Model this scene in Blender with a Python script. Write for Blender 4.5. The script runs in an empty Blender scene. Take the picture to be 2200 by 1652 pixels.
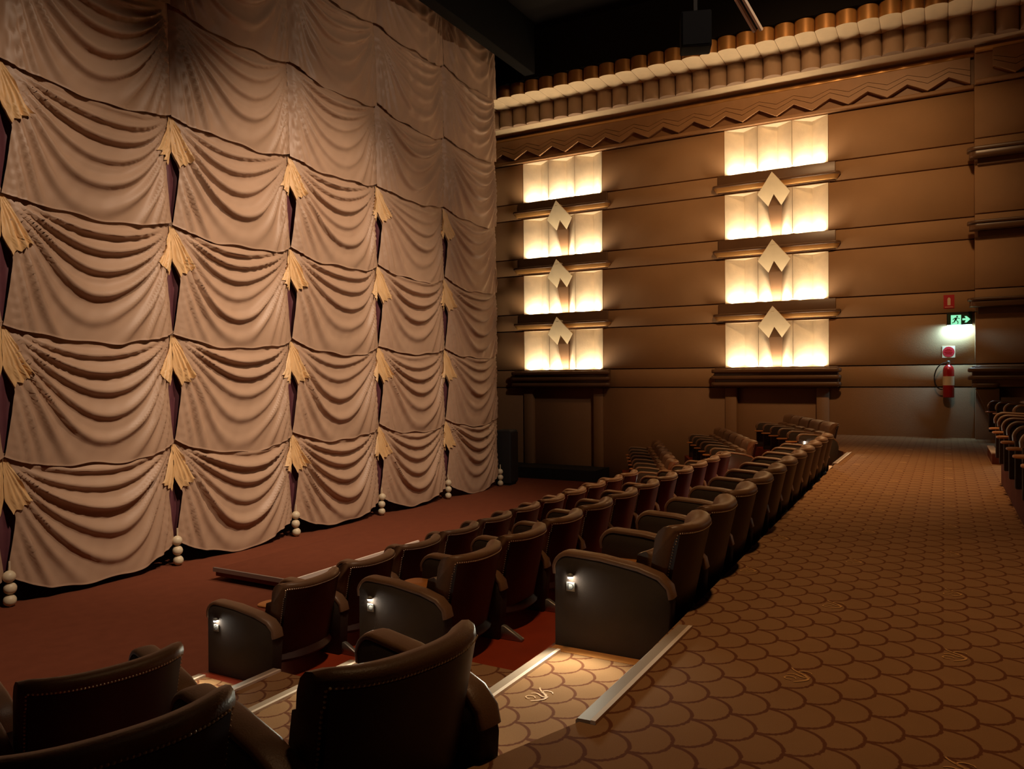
import bpy, bmesh, math, random
from mathutils import Vector, Matrix
C = bpy.context.scene.collection
PI = math.pi
rad = math.radians
sc = bpy.context.scene

# ------------------------------------------------------------------ camera
cam_d = bpy.data.cameras.new('camera'); cam = bpy.data.objects.new('camera', cam_d); C.objects.link(cam)
cam_d.sensor_fit = 'HORIZONTAL'; cam_d.sensor_width = 36.0
cam_d.lens = 36.0 * 1650.93 / 2200.0
cam_d.clip_start = 0.05; cam_d.clip_end = 100
yaw, pit, rol = rad(29.4088), rad(-0.35562), rad(-0.39553)
fwd = Vector((math.cos(yaw), math.sin(yaw), 0)); rgt = Vector((math.sin(yaw), -math.cos(yaw), 0)); up = Vector((0, 0, 1))
F = fwd * math.cos(pit) + up * math.sin(pit); U = -fwd * math.sin(pit) + up * math.cos(pit)
R_ = rgt * math.cos(rol) + U * math.sin(rol); U2 = -rgt * math.sin(rol) + U * math.cos(rol)
cam.matrix_world = Matrix(((R_.x, U2.x, -F.x, 0), (R_.y, U2.y, -F.y, 0), (R_.z, U2.z, -F.z, 1.36), (0, 0, 0, 1)))
sc.camera = cam

# ------------------------------------------------------------------ world, view, large lights
wd = bpy.data.worlds.new('world'); sc.world = wd; wd.use_nodes = True
wd.node_tree.nodes['Background'].inputs[0].default_value = (1.0, 0.55, 0.25, 1)
wd.node_tree.nodes['Background'].inputs[1].default_value = 0.0
vs = sc.view_settings
vs.view_transform = 'Standard'; vs.look = 'None'; vs.gamma = 1.0; vs.use_curve_mapping = False
vs.exposure = 0.0
sc.cycles.max_bounces = 6; sc.cycles.diffuse_bounces = 4; sc.cycles.glossy_bounces = 2
sc.cycles.caustics_reflective = False; sc.cycles.caustics_refractive = False
sc.cycles.sample_clamp_indirect = 4.0
sc.cycles.use_denoising = True

def spot(name, loc, tgt, watts, ang, blend, col, size=0.15):
    d = bpy.data.lights.new(name, 'SPOT'); d.energy = watts; d.spot_size = rad(ang); d.spot_blend = blend
    d.color = col; d.shadow_soft_size = size
    o = bpy.data.objects.new(name, d); C.objects.link(o); o.location = loc
    o.rotation_euler = (Vector(tgt) - Vector(loc)).to_track_quat('-Z', 'Y').to_euler()
    return o
def area(name, loc, tgt, watts, sx, sy, col, spread=180):
    d = bpy.data.lights.new(name, 'AREA'); d.shape = 'RECTANGLE'; d.size = sx; d.size_y = sy
    d.energy = watts; d.color = col; d.spread = rad(spread)
    o = bpy.data.objects.new(name, d); C.objects.link(o); o.location = loc
    o.rotation_euler = (Vector(tgt) - Vector(loc)).to_track_quat('-Z', 'Y').to_euler()
    return o
def point(name, loc, watts, col, size=0.01):
    d = bpy.data.lights.new(name, 'POINT'); d.energy = watts; d.color = col; d.shadow_soft_size = size
    o = bpy.data.objects.new(name, d); C.objects.link(o); o.location = loc
    return o

WARM = (1.0, 0.59, 0.27); STAGE = (1.0, 0.75, 0.55)
spot('curtain_spot', (8.4, 2.4, 9.95), (10.6, 10, 1.2), 4300, 56, 1.0, STAGE, 0.06)
spot('curtain_spot', (4.6, 2.0, 9.95), (5.2, 10, -0.2), 2700, 62, 1.0, STAGE, 0.06)
spot('curtain_spot', (8.6, -2.0, 9.9), (13.6, 10, 4.2), 1300, 60, 1.0, STAGE, 0.06)
spot('house_spot', (10.5, 0.5, 10.3), (19.6, 3.2, 5.0), 2500, 60, 1.0, WARM, 0.4)
spot('house_spot', (11.5, 1.0, 10.3), (12.0, 2.5, 0.0), 2700, 56, 1.0, WARM, 0.25)
spot('house_spot', (4.0, 1.2, 10.3), (5.2, 1.2, 0.0), 1000, 48, 1.0, WARM, 0.25)
spot('cornice_spot', (9.0, -4.0, 9.6), (18.2, 5.4, 9.15), 620, 38, 1.0, WARM, 0.1)

# ------------------------------------------------------------------ materials
def mat(name, col, rough=0.6, metal=0.0, var=0.0, vscale=4.0, bump=0.0, bscale=120.0, emit=None, estr=0.0, spec=0.5, sheen=0.0):
    m = bpy.data.materials.new(name); m.use_nodes = True
    nt = m.node_tree; b = nt.nodes['Principled BSDF']
    b.inputs['Base Color'].default_value = (*col, 1); b.inputs['Roughness'].default_value = rough
    b.inputs['Metallic'].default_value = metal; b.inputs['Specular IOR Level'].default_value = spec
    if sheen: b.inputs['Sheen Weight'].default_value = sheen
    if var or bump:
        tc = nt.nodes.new('ShaderNodeTexCoord')
    if var:
        n = nt.nodes.new('ShaderNodeTexNoise'); n.inputs['Scale'].default_value = vscale; n.inputs['Detail'].default_value = 4
        nt.links.new(tc.outputs['Object'], n.inputs['Vector'])
        r = nt.nodes.new('ShaderNodeMapRange'); r.inputs[1].default_value = 0.3; r.inputs[2].default_value = 0.7
        r.inputs[3].default_value = 1 - var; r.inputs[4].default_value = 1 + var
        nt.links.new(n.outputs[0], r.inputs[0])
        mx = nt.nodes.new('ShaderNodeMix'); mx.data_type = 'RGBA'; mx.blend_type = 'MULTIPLY'; mx.inputs[0].default_value = 1.0
        mx.inputs[6].default_value = (*col, 1)
        nt.links.new(r.outputs[0], mx.inputs[7]); nt.links.new(mx.outputs[2], b.inputs['Base Color'])
    if bump:
        n2 = nt.nodes.new('ShaderNodeTexNoise'); n2.inputs['Scale'].default_value = bscale; n2.inputs['Detail'].default_value = 3
        nt.links.new(tc.outputs['Object'], n2.inputs['Vector'])
        bp = nt.nodes.new('ShaderNodeBump'); bp.inputs['Strength'].default_value = bump; bp.inputs['Distance'].default_value = 0.01
        nt.links.new(n2.outputs[0], bp.inputs['Height']); nt.links.new(bp.outputs[0], b.inputs['Normal'])
    if emit:
        b.inputs['Emission Color'].default_value = (*emit, 1); b.inputs['Emission Strength'].default_value = estr
    return m

M = {}
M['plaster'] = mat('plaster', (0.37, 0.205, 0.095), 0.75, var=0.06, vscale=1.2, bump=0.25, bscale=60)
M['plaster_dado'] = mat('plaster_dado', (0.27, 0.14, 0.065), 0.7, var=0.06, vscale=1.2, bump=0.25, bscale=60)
M['bronze'] = mat('bronze', (0.15, 0.075, 0.035), 0.38, var=0.08, vscale=3, spec=0.5)
M['bronze_bar'] = mat('bronze_bar', (0.62, 0.33, 0.11), 0.35, metal=0.4, var=0.06, vscale=3)
M['dark_bronze'] = mat('dark_bronze', (0.16, 0.08, 0.038), 0.30, var=0.08, vscale=3)
M['cream'] = mat('cream', (0.74, 0.62, 0.46), 0.8, var=0.10, vscale=3.0, bump=0.3, bscale=40)
M['diamond'] = mat('diamond', (0.88, 0.74, 0.50), 0.5, var=0.05, vscale=4)
M['stem'] = mat('stem', (0.22, 0.12, 0.06), 0.6, var=0.05)
M['flute'] = mat('flute', (0.36, 0.235, 0.15), 0.75, var=0.05, bump=0.2, bscale=70)
M['soffit'] = mat('soffit', (0.72, 0.56, 0.36), 0.75, var=0.05, bump=0.2, bscale=70)
M['gold'] = mat('gold', (0.50, 0.24, 0.07), 0.42, metal=0.35, var=0.08, vscale=5)
M['frieze'] = mat('frieze', (0.30, 0.15, 0.065), 0.5, var=0.05)
M['chevron'] = mat('chevron', (0.36, 0.19, 0.085), 0.5, var=0.05)
M['black'] = mat('black', (0.012, 0.010, 0.009), 0.8)
M['velvet'] = mat('velvet', (0.004, 0.0035, 0.003), 0.95, spec=0.1)
M['ceiling'] = mat('ceiling', (0.010, 0.008, 0.007), 0.95, spec=0.1)
M['grey_metal'] = mat('grey_metal', (0.35, 0.33, 0.31), 0.4, metal=0.7)
M['pale_track'] = mat('pale_track', (0.62, 0.55, 0.50), 0.5)
M['satin'] = mat('satin', (0.44, 0.288, 0.192), 0.46, var=0.05, vscale=1.5, bump=0.08, bscale=260, spec=0.4)
M['gold_cloth'] = mat('gold_cloth', (0.70, 0.45, 0.21), 0.5, var=0.06, vscale=3, bump=0.10, bscale=220)
M['plum'] = mat('plum', (0.12, 0.035, 0.045), 0.6, var=0.1, vscale=8)
M['bead'] = mat('bead', (0.66, 0.56, 0.38), 0.45, var=0.06, vscale=12)
M['leather'] = mat('leather', (0.21, 0.108, 0.055), 0.42, var=0.1, vscale=8, bump=0.15, bscale=150)
M['felt'] = mat('felt', (0.048, 0.031, 0.019), 0.85, var=0.06, vscale=8, bump=0.2, bscale=300)
M['cushion'] = mat('cushion', (0.55, 0.21, 0.05), 0.5, var=0.08, vscale=8)
M['maroon'] = mat('maroon', (0.038, 0.007, 0.005), 0.46, var=0.15, vscale=6)
M['nail'] = mat('nail', (0.90, 0.74, 0.54), 0.35, metal=0.4)
M['red_floor'] = mat('red_floor', (0.36, 0.045, 0.012), 0.45, var=0.15, vscale=3)
M['stage_carpet'] = mat('stage_carpet', (0.17, 0.050, 0.024), 0.95, var=0.06, vscale=6, bump=0.3, bscale=200, spec=0.1)
M['wood_edge'] = mat('wood_edge', (0.55, 0.22, 0.05), 0.5, var=0.1, vscale=10)
M['nosing'] = mat('nosing', (0.38, 0.27, 0.19), 0.55)
M['insert'] = mat('insert', (0.86, 0.68, 0.54), 0.6)
M['white_edge'] = mat('white_edge', (0.90, 0.80, 0.70), 0.5)
M['plate'] = mat('plate', (0.30, 0.30, 0.27), 0.45, metal=0.2)
M['letter'] = mat('letter', (0.05, 0.05, 0.05), 0.5)
M['led'] = mat('led', (1, 1, 1), 0.5, emit=(1.0, 0.93, 0.82), estr=60)
M['red'] = mat('red', (0.45, 0.012, 0.012), 0.25)
M['red_sign'] = mat('red_sign', (0.50, 0.02, 0.03), 0.4)
M['cream_sign'] = mat('cream_sign', (0.80, 0.62, 0.42), 0.5)
M['hose'] = mat('hose', (0.015, 0.013, 0.012), 0.45)
M['exit_lit'] = mat('exit_lit', (0.2, 0.9, 0.5), 0.5, emit=(0.26, 0.85, 0.50), estr=1.0)
M['exit_dark'] = mat('exit_dark', (0.01, 0.05, 0.02), 0.5)
M['exit_white'] = mat('exit_white', (0.8, 0.9, 0.9), 0.5, emit=(0.75, 1.0, 0.95), estr=7.0)
M['gold_thread'] = mat('gold_thread', (0.75, 0.40, 0.14), 0.6)

def carpet_mat():
    m = bpy.data.materials.new('scale_carpet'); m.use_nodes = True
    nt = m.node_tree; L = nt.links; b = nt.nodes['Principled BSDF']
    b.inputs['Roughness'].default_value = 0.95; b.inputs['Specular IOR Level'].default_value = 0.1
    tc = nt.nodes.new('ShaderNodeTexCoord'); sp = nt.nodes.new('ShaderNodeSeparateXYZ'); L.new(tc.outputs['Object'], sp.inputs[0])
    def mth(op, a, c=None, d=None):
        n = nt.nodes.new('ShaderNodeMath'); n.operation = op
        for i, v in enumerate((a, c, d)):
            if v is None: continue
            if isinstance(v, (int, float)): n.inputs[i].default_value = v
            else: L.new(v, n.inputs[i])
        return n.outputs[0]
    nz = nt.nodes.new('ShaderNodeTexNoise'); nz.inputs['Scale'].default_value = 70; nz.inputs['Detail'].default_value = 2
    L.new(tc.outputs['Object'], nz.inputs['Vector'])
    jit = mth('MULTIPLY', mth('SUBTRACT', nz.outputs[0], 0.5), 0.05)
    x = mth('ADD', mth('MULTIPLY', mth('SUBTRACT', sp.outputs[0], 0.012), 4.0), jit)
    y = mth('ADD', mth('MULTIPLY', mth('SUBTRACT', sp.outputs[1], 0.010), 4.0), jit)
    n = mth('CEIL', mth('MULTIPLY', y, 2.0))
    yc = mth('MULTIPLY', n, 0.5)
    off = mth('MULTIPLY', mth('FLOORED_MODULO', n, 2.0), 0.5)
    xf = mth('SUBTRACT', mth('FLOORED_MODULO', mth('ADD', mth('SUBTRACT', x, off), 0.5), 1.0), 0.5)
    dy = mth('SUBTRACT', y, yc)
    dist = mth('SQRT', mth('ADD', mth('MULTIPLY', xf, xf), mth('MULTIPLY', dy, dy)))
    e = mth('ABSOLUTE', mth('SUBTRACT', dist, 0.485))
    mr = nt.nodes.new('ShaderNodeMapRange'); mr.interpolation_type = 'SMOOTHSTEP'
    mr.inputs[1].default_value = 0.022; mr.inputs[2].default_value = 0.042; mr.inputs[3].default_value = 1.0; mr.inputs[4].default_value = 0.0
    L.new(e, mr.inputs[0])
    n2 = nt.nodes.new('ShaderNodeTexNoise'); n2.inputs['Scale'].default_value = 260; n2.inputs['Detail'].default_value = 2
    L.new(tc.outputs['Object'], n2.inputs['Vector'])
    n3 = nt.nodes.new('ShaderNodeTexNoise'); n3.inputs['Scale'].default_value = 2.2; n3.inputs['Detail'].default_value = 3
    L.new(tc.outputs['Object'], n3.inputs['Vector'])
    val = mth('ADD', mth('MULTIPLY', n2.outputs[0], 0.35), mth('ADD', mth('MULTIPLY', n3.outputs[0], 0.3), 0.68))
    mx = nt.nodes.new('ShaderNodeMix'); mx.data_type = 'RGBA'
    mx.inputs[6].default_value = (0.35, 0.185, 0.086, 1); mx.inputs[7].default_value = (0.17, 0.060, 0.028, 1)
    L.new(mr.outputs[0], mx.inputs[0])
    m2 = nt.nodes.new('ShaderNodeMix'); m2.data_type = 'RGBA'; m2.blend_type = 'MULTIPLY'; m2.inputs[0].default_value = 1
    L.new(mx.outputs[2], m2.inputs[6]); L.new(val, m2.inputs[7]); L.new(m2.outputs[2], b.inputs['Base Color'])
    bp = nt.nodes.new('ShaderNodeBump'); bp.inputs['Strength'].default_value = 0.25; bp.inputs['Distance'].default_value = 0.005
    L.new(n2.outputs[0], bp.inputs['Height']); L.new(bp.outputs[0], b.inputs['Normal'])
    return m
M['carpet'] = carpet_mat()

# ------------------------------------------------------------------ mesh helpers
class MB:
    def __init__(self): self.v = []; self.f = []
    def add(self, vs, fs):
        o = len(self.v); self.v += [tuple(p) for p in vs]; self.f += [tuple(i + o for i in f) for f in fs]; return self
    def box(self, x0, x1, y0, y1, z0, z1):
        return self.add([(x0, y0, z0), (x1, y0, z0), (x1, y1, z0), (x0, y1, z0), (x0, y0, z1), (x1, y0, z1), (x1, y1, z1), (x0, y1, z1)],
                        [(0, 3, 2, 1), (4, 5, 6, 7), (0, 1, 5, 4), (1, 2, 6, 5), (2, 3, 7, 6), (3, 0, 4, 7)])
    def prism(self, poly, axis, a, b):
        """extrude a polygon along an axis; poly gives the two other coordinates in xyz order"""
        n = len(poly)
        def P(p, h):
            return (h, p[0], p[1]) if axis == 0 else ((p[0], h, p[1]) if axis == 1 else (p[0], p[1], h))
        vs = [P(p, a) for p in poly] + [P(p, b) for p in poly]
        fs = [tuple(range(n))[::-1], tuple(range(n, 2 * n))] + [(i, (i + 1) % n, n + (i + 1) % n, n + i) for i in range(n)]
        return self.add(vs, fs)
    def grid(self, rows):
        o = len(self.v); nr = len(rows); nc = len(rows[0])
        for r in rows: self.v += [tuple(p) for p in r]
        for i in range(nr - 1):
            for j in range(nc - 1):
                a = o + i * nc + j; self.f.append((a, a + 1, a + nc + 1, a + nc))
        return self
    def loft(self, loops, cap=True):
        o = len(self.v); n = len(loops[0])
        for l in loops: self.v += [tuple(p) for p in l]
        for i in range(len(loops) - 1):
            for j in range(n):
                a = o + i * n + j; b = o + i * n + (j + 1) % n
                self.f.append((a, b, b + n, a + n))
        if cap:
            self.f.append(tuple(range(o, o + n))[::-1]); e = o + (len(loops) - 1) * n; self.f.append(tuple(range(e, e + n)))
        return self
    def lathe(self, prof, c=(0, 0, 0), seg=20):
        loops = [[(c[0] + r * math.cos(2 * PI * k / seg), c[1] + r * math.sin(2 * PI * k / seg), c[2] + z) for k in range(seg)] for r, z in prof]
        return self.loft(loops)
    def tube(self, pts, r, seg=8):
        loops = []
        for i, p in enumerate(pts):
            p = Vector(p); d = (Vector(pts[min(i + 1, len(pts) - 1)]) - Vector(pts[max(i - 1, 0)])).normalized()
            a = d.cross(Vector((0, 0, 1)));  a = a.normalized() if a.length > 1e-4 else Vector((1, 0, 0))
            b = d.cross(a).normalized()
            loops.append([p + a * r * math.cos(2 * PI * k / seg) + b * r * math.sin(2 * PI * k / seg) for k in range(seg)])
        return self.loft(loops)
    def mesh(self, name, m, smooth=False, bevel=0.0, seg=2, fix=True, angle=None):
        me = bpy.data.meshes.new(name); me.from_pydata(self.v, [], self.f)
        if fix or bevel:
            bm = bmesh.new(); bm.from_mesh(me)
            if fix: bmesh.ops.recalc_face_normals(bm, faces=bm.faces)
            if bevel:
                ed = [e for e in bm.edges if len(e.link_faces) == 2 and e.calc_face_angle(0) > 0.5]
                bmesh.ops.bevel(bm, geom=ed, offset=bevel, segments=seg, affect='EDGES', profile=0.5)
            bm.to_mesh(me); bm.free()
        if smooth or bevel:
            for p in me.polygons: p.use_smooth = True
            if bevel or angle: me.set_sharp_from_angle(angle=rad(angle or 50))
        for mm in (m if isinstance(m, (list, tuple)) else [m]): me.materials.append(mm)
        me.update(); return me
def ob(name, me, parent=None, loc=None, rotz=None):
    o = bpy.data.objects.new(name, me); C.objects.link(o)
    if parent: o.parent = parent
    if loc: o.location = loc
    if rotz is not None: o.rotation_euler = (0, 0, rotz)
    return o
def tag(o, label, cat, group=None):
    o['label'] = label; o['category'] = cat
    if group: o['group'] = group
    return o
def struct(o): o['kind'] = 'structure'; return o
def stuff(o): o['kind'] = 'stuff'; return o
def text_mesh(txt, size, m, depth=0.0008):
    cu = bpy.data.curves.new('letter', 'FONT'); cu.body = txt; cu.size = size; cu.extrude = depth
    cu.align_x = 'CENTER'; cu.align_y = 'CENTER'
    o = bpy.data.objects.new('letter', cu); C.objects.link(o)
    bpy.context.view_layer.update()
    me = bpy.data.meshes.new_from_object(o.evaluated_get(bpy.context.evaluated_depsgraph_get()))
    bpy.data.objects.remove(o); me.materials.clear(); me.materials.append(m); me.name = 'letter'
    return me

# ------------------------------------------------------------------ room shell
XW = 19.69; ZF = -1.36; ZC = 10.5
Z = [7.636, 6.492, 6.011, 4.868, 4.379, 3.251, 2.768, 1.630]   # cell tops and bottoms
P1 = (8.21, 10.68); P2 = (2.41, 4.865)
SILL = 1.13
struct(ob('ceiling', MB().box(-6, 21, -9, 15, ZC, ZC + 0.2).mesh('ceiling', M['ceiling'])))
struct(ob('wall_stage', MB().box(-6, 21, 14.5, 14.7, -2, ZC).mesh('wall_stage', M['black'])))
struct(ob('wall_left', MB().box(-6.2, -6, -9, 14.7, -2, ZC).mesh('wall_left', M['black'])))
struct(ob('wall_rear', MB().box(-6, 21, -9.2, -9, -2, ZC).mesh('wall_rear', M['plaster'])))
wr = struct(ob('wall_right', MB().box(20.1, 20.3, -9, 14.6, -2, ZC).mesh('wall_right', M['plaster'])))
# wall bands between the horizontal grooves, each its own panel
BANDS = [ZF - 0.2, SILL] + Z[::-1]
G = 0.012
def wall_piece(y0, y1, z0, z1, x=XW, m='plaster', name='panel'):
    b = MB().box(x, 20.1, y0, y1, z0 + G, z1 - G).mesh(name, M[m], bevel=0.008, seg=1)
    return ob(name, b, wr)
for i in range(len(BANDS) - 1):
    z0, z1 = BANDS[i], BANDS[i + 1]
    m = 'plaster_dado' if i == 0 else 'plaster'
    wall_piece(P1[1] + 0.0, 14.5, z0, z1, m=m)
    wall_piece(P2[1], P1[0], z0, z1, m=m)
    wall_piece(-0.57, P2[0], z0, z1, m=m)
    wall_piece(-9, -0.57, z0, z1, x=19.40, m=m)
    if i == 0:                                   # niches under the two sills
        for (a, b) in (P1, P2):
            wall_piece(a, a + 0.28, z0, SILL, x=XW - 0.05, m=m); wall_piece(b - 0.28, b, z0, SILL, x=XW - 0.05, m=m)
            wall_piece(a + 0.28, b - 0.28, z0, SILL, x=XW + 0.12, m=m)
# wall above the trim, behind the cornice
struct(ob('trim_2', MB().box(19.9, 20.1, -9, 14.5, 7.64, ZC).mesh('trim_2', M['frieze'])))

# ---- frieze, cornice
tr = struct(ob('trim_1', MB().box(19.66, 19.9, -0.57, 14.4, 7.64, 8.49).box(19.37, 19.9, -9, -0.57, 7.64, 8.49).mesh('trim_1', M['frieze'])))
for (x, y0, y1) in ((0.0, -0.57, 14.4), (-0.29, -9, -0.58)):
    ob('ledge_strip', MB().box(19.575 + x, 19.66 + x, y0, y1, 7.640, 7.735).mesh('ledge_strip', M['chevron'], bevel=0.02), tr)
    ob('moulding', MB().box(19.55 + x, 19.66 + x, y0, y1, 8.315, 8.405).mesh('moulding', M['bronze_bar'], bevel=0.02), tr)
    per = 0.812; ph = 10.06
    for k, (zb, zp, zb2, zp2, dx) in enumerate(((7.735, 7.95, 7.885, 8.060, 19.50), (7.900, 8.075, 8.015, 8.150, 19.512), (8.030, 8.165, 8.31, 8.31, 19.528))):
        lo = []; hi = []
        n0 = math.ceil((y0 - ph) / (per / 2)); n1 = math.floor((y1 - ph) / (per / 2))
        ys = [n * per / 2 + ph for n in range(n0, n1 + 1)]
        for n, y in zip(range(n0, n1 + 1), ys):
            pk = n % 2 != 0
            lo.append((y, zp if pk else zb)); hi.append((y, zp2 if pk else zb2))
        b = MB()
        for i in range(len(lo) - 1):
            b.prism([lo[i], lo[i + 1], hi[i + 1], hi[i]], 0, dx + x, 19.67 + x)
        o = ob('chevron_band', b.mesh('chevron_band', M['chevron'], fix=False), tr)
# flat soffit under the lower flutes and fluted cove above it
ob('soffit', MB().box(19.02, 19.9, -9, 14.4, 8.49, 8.60).mesh('soffit', M['soffit']), tr)
ob('cornice_core', MB().box(19.02, 19.9, -9, 14.4, 8.60, 9.02).box(18.12, 19.9, -9, 14.4, 8.985, ZC).mesh('cornice_core', M['dark_bronze']), tr)
FP = 0.427
def flute_mesh(name, pts, m):
    rows = []
    for p in pts:
        r = []
        for k in range(13):
            a = -PI / 2 + PI * k / 12
            r.append((p[0] + p[2] * 0.205 * math.cos(a), 0.5 * FP * math.sin(a), p[1] + p[3] * 0.035 * math.cos(a)))
        rows.append(r)
    b = MB().grid(rows)
    n = 13; b.f.append(tuple(range(n))); e = (len(rows) - 1) * n; b.f.append(tuple(range(e, e + n))[::-1])
    return b.mesh(name, m, smooth=True, angle=40, fix=False)
fl1 = flute_mesh('lower_flute', [(19.02, 8.49, -1, 0), (19.02, 9.0, -1, 0)], M['flute'])
fl2 = flute_mesh('soffit_flute', [(19.03, 8.99, 0, -1), (18.14, 8.99, -1, -1)], M['soffit'])
fl3 = flute_mesh('upper_flute', [(18.14, 8.99, -1, -1), (18.14, 9.27, -1, 0)], M['gold'])
y = 13.8
while y > -4.5:
    ob('lower_flute', fl1, tr, (0, y, 0)); ob('soffit_flute', fl2, tr, (0, y, 0)); ob('upper_flute', fl3, tr, (0, y, 0))
    y -= FP
ob('ceiling_fascia', MB().box(17.9, 18.6, -9, 14.4, 9.27, ZC).mesh('ceiling_fascia', M['ceiling']), tr)

# ------------------------------------------------------------------ luminous wall panels
def bar_profile(y0, y1, x0, x1, r, n=6):
    """plan outline of a bar with rounded front ends"""
    pts = [(x1, y0), (x1, y1)]
    for k in range(n + 1):
        a = PI / 2 * k / n; pts.append((x0 + r - r * math.sin(a), y1 - r + r * math.cos(a)))
    for k in range(n + 1):
        a = PI / 2 * k / n; pts.append((x0 + r - r * math.cos(a), y0 + r - r * math.sin(a)))
    return pts
def wall_panel(y0, y1, label):
    root = bpy.data.objects.new('wall_light_panel', None); C.objects.link(root); root.location = (XW, (y0 + y1) / 2, SILL)
    tag(root, label, 'wall light', 'lit stepped panels on the side wall')
    bpy.context.view_layer.update()
    inv = Matrix.Translation(-Vector(root.location))
    def part(name, me, par=root):
        me.transform(inv); return ob(name, me, par)
    w = (y1 - y0) / 3; DEEP = 0.34; ym = (y0 + y1) / 2
    for c in range(4):
        zt, zb = Z[2 * c], Z[2 * c + 1]
        for k in range(3):
            a = y0 + k * w
            b = MB().prism([(XW, a + 0.004), (XW + DEEP, a + w / 2), (XW, a + w - 0.004), (20.09, a + w - 0.004), (20.09, a + 0.004)], 2, zb, zt)
            part('reflector_fold', b.mesh('reflector_fold', M['cream']))
        s = MB()
        for k in range(3):
            a = y0 + k * w
            s.prism([(XW + 0.0, a), (XW + DEEP + 0.02, a + w / 2), (XW + 0.0, a + w)], 2, zt - 0.012, zt)
        part('soffit', s.mesh('soffit', M['cream']))
        al = area('panel_lamp', (XW + 0.07, ym, zb + 0.015), (XW + 0.16, ym, zb + 1), 54, y1 - y0 - 0.26, 0.14, (1.0, 0.77, 0.50))
        al.rotation_euler = (0, PI + rad(6), 0); al.data.size = 0.14; al.data.size_y = y1 - y0 - 0.26
        if c < 3:
            zs1, zs0 = Z[2 * c + 1], Z[2 * c + 2]
            part('ledge_slab', MB().box(XW - 0.05, 20.09, y0 - 0.16, y1 + 0.16, zs0 + 0.03, zs1 - 0.005).mesh('ledge_slab', M['bronze'], bevel=0.01))
            part('ledge_slab', MB().box(XW - 0.02, 20.09, y0 - 0.04, y1 + 0.04, zs0 - 0.0, zs0 + 0.03).mesh('ledge_slab', M['bronze']))
            zc = zs0 + 0.06
            lo_ = bar_profile(y0 - 0.20, y1 + 0.20, XW - 0.13, XW - 0.03, 0.09); hi_ = bar_profile(y0 - 0.26, y1 + 0.26, XW - 0.20, XW - 0.03, 0.13)
            part('light_bar', MB().loft([[(q[0], q[1], zc - 0.01) for q in lo_], [(q[0], q[1], zc + 0.09) for q in hi_]]).mesh('light_bar', M['bronze_bar'], bevel=0.008))
            part('bar_moulding', MB().prism(bar_profile(y0 - 0.28, y1 + 0.28, XW - 0.225, XW - 0.03, 0.14), 2, zc + 0.09, zc + 0.155).mesh('bar_moulding', M['bronze'], bevel=0.025, seg=3))
            # tilted notched diamond and the tapering stem behind it
            t = Z[2 * c + 2]
            pts = [(0, 0.33, 19.30), (0.385, -0.13, 19.53), (0.155, -0.42, 19.675), (0, -0.155, 19.5425), (-0.155, -0.42, 19.675), (-0.385, -0.13, 19.53)]
            fr = [(X, ym + a, t + z) for a, z, X in pts]; bk = [(X + 0.022, ym + a, t + z + 0.011) for a, z, X in pts]
            d = MB().add(fr + bk, [(0, 1, 2, 3), (0, 3, 4, 5), (6, 9, 8, 7), (6, 11, 10, 9)] + [(i, (i + 1) % 6, 6 + (i + 1) % 6, 6 + i) for i in range(6)])
            part('diamond', d.mesh('diamond', M['diamond'], fix=True))
            part('diamond_bracket', MB().box(19.36, 19.66, ym - 0.04, ym + 0.04, t + 0.205, t + 0.26).mesh('diamond_bracket', M['diamond']))
            zb2 = Z[2 * c + 3]
            sx = ((0, -0.10, 19.70), (0.17, -0.40, 19.73), (0.09, zb2 + 0.02 - t, 19.90), (-0.09, zb2 + 0.02 - t, 19.90), (-0.17, -0.40, 19.73))
            st = MB().add([(q[2], ym + q[0], t + q[1]) for q in sx] + [(20.05, ym + q[0] * 0.6, t + q[1]) for q in sx],
                          [(0, 1, 2, 3, 4), (9, 8, 7, 6, 5)] + [(i, (i + 1) % 5, 5 + (i + 1) % 5, 5 + i) for i in range(5)])
            part('stem', st.mesh('stem', M['stem']))
    part('sill', MB().box(XW - 0.22, 20.09, y0 - 0.22, y1 + 0.22, SILL, Z[7] - 0.002).mesh('sill', M['dark_bronze'], bevel=0.02))
    for k in range(3):
        zz = SILL + 0.03 + k * 0.165
        part('sill_rib', MB().prism(bar_profile(y0 - 0.30, y1 + 0.30, XW - 0.34, XW - 0.2, 0.12), 2, zz, zz + 0.10).mesh('sill_rib', M['dark_bronze'], bevel=0.035, seg=3))
    return root
wall_panel(P1[0], P1[1], 'lit stepped wall panel with three cream diamonds, the one beside the curtain')
wall_panel(P2[0], P2[1], 'lit stepped wall panel with three cream diamonds, the one nearer the exit sign')

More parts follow.
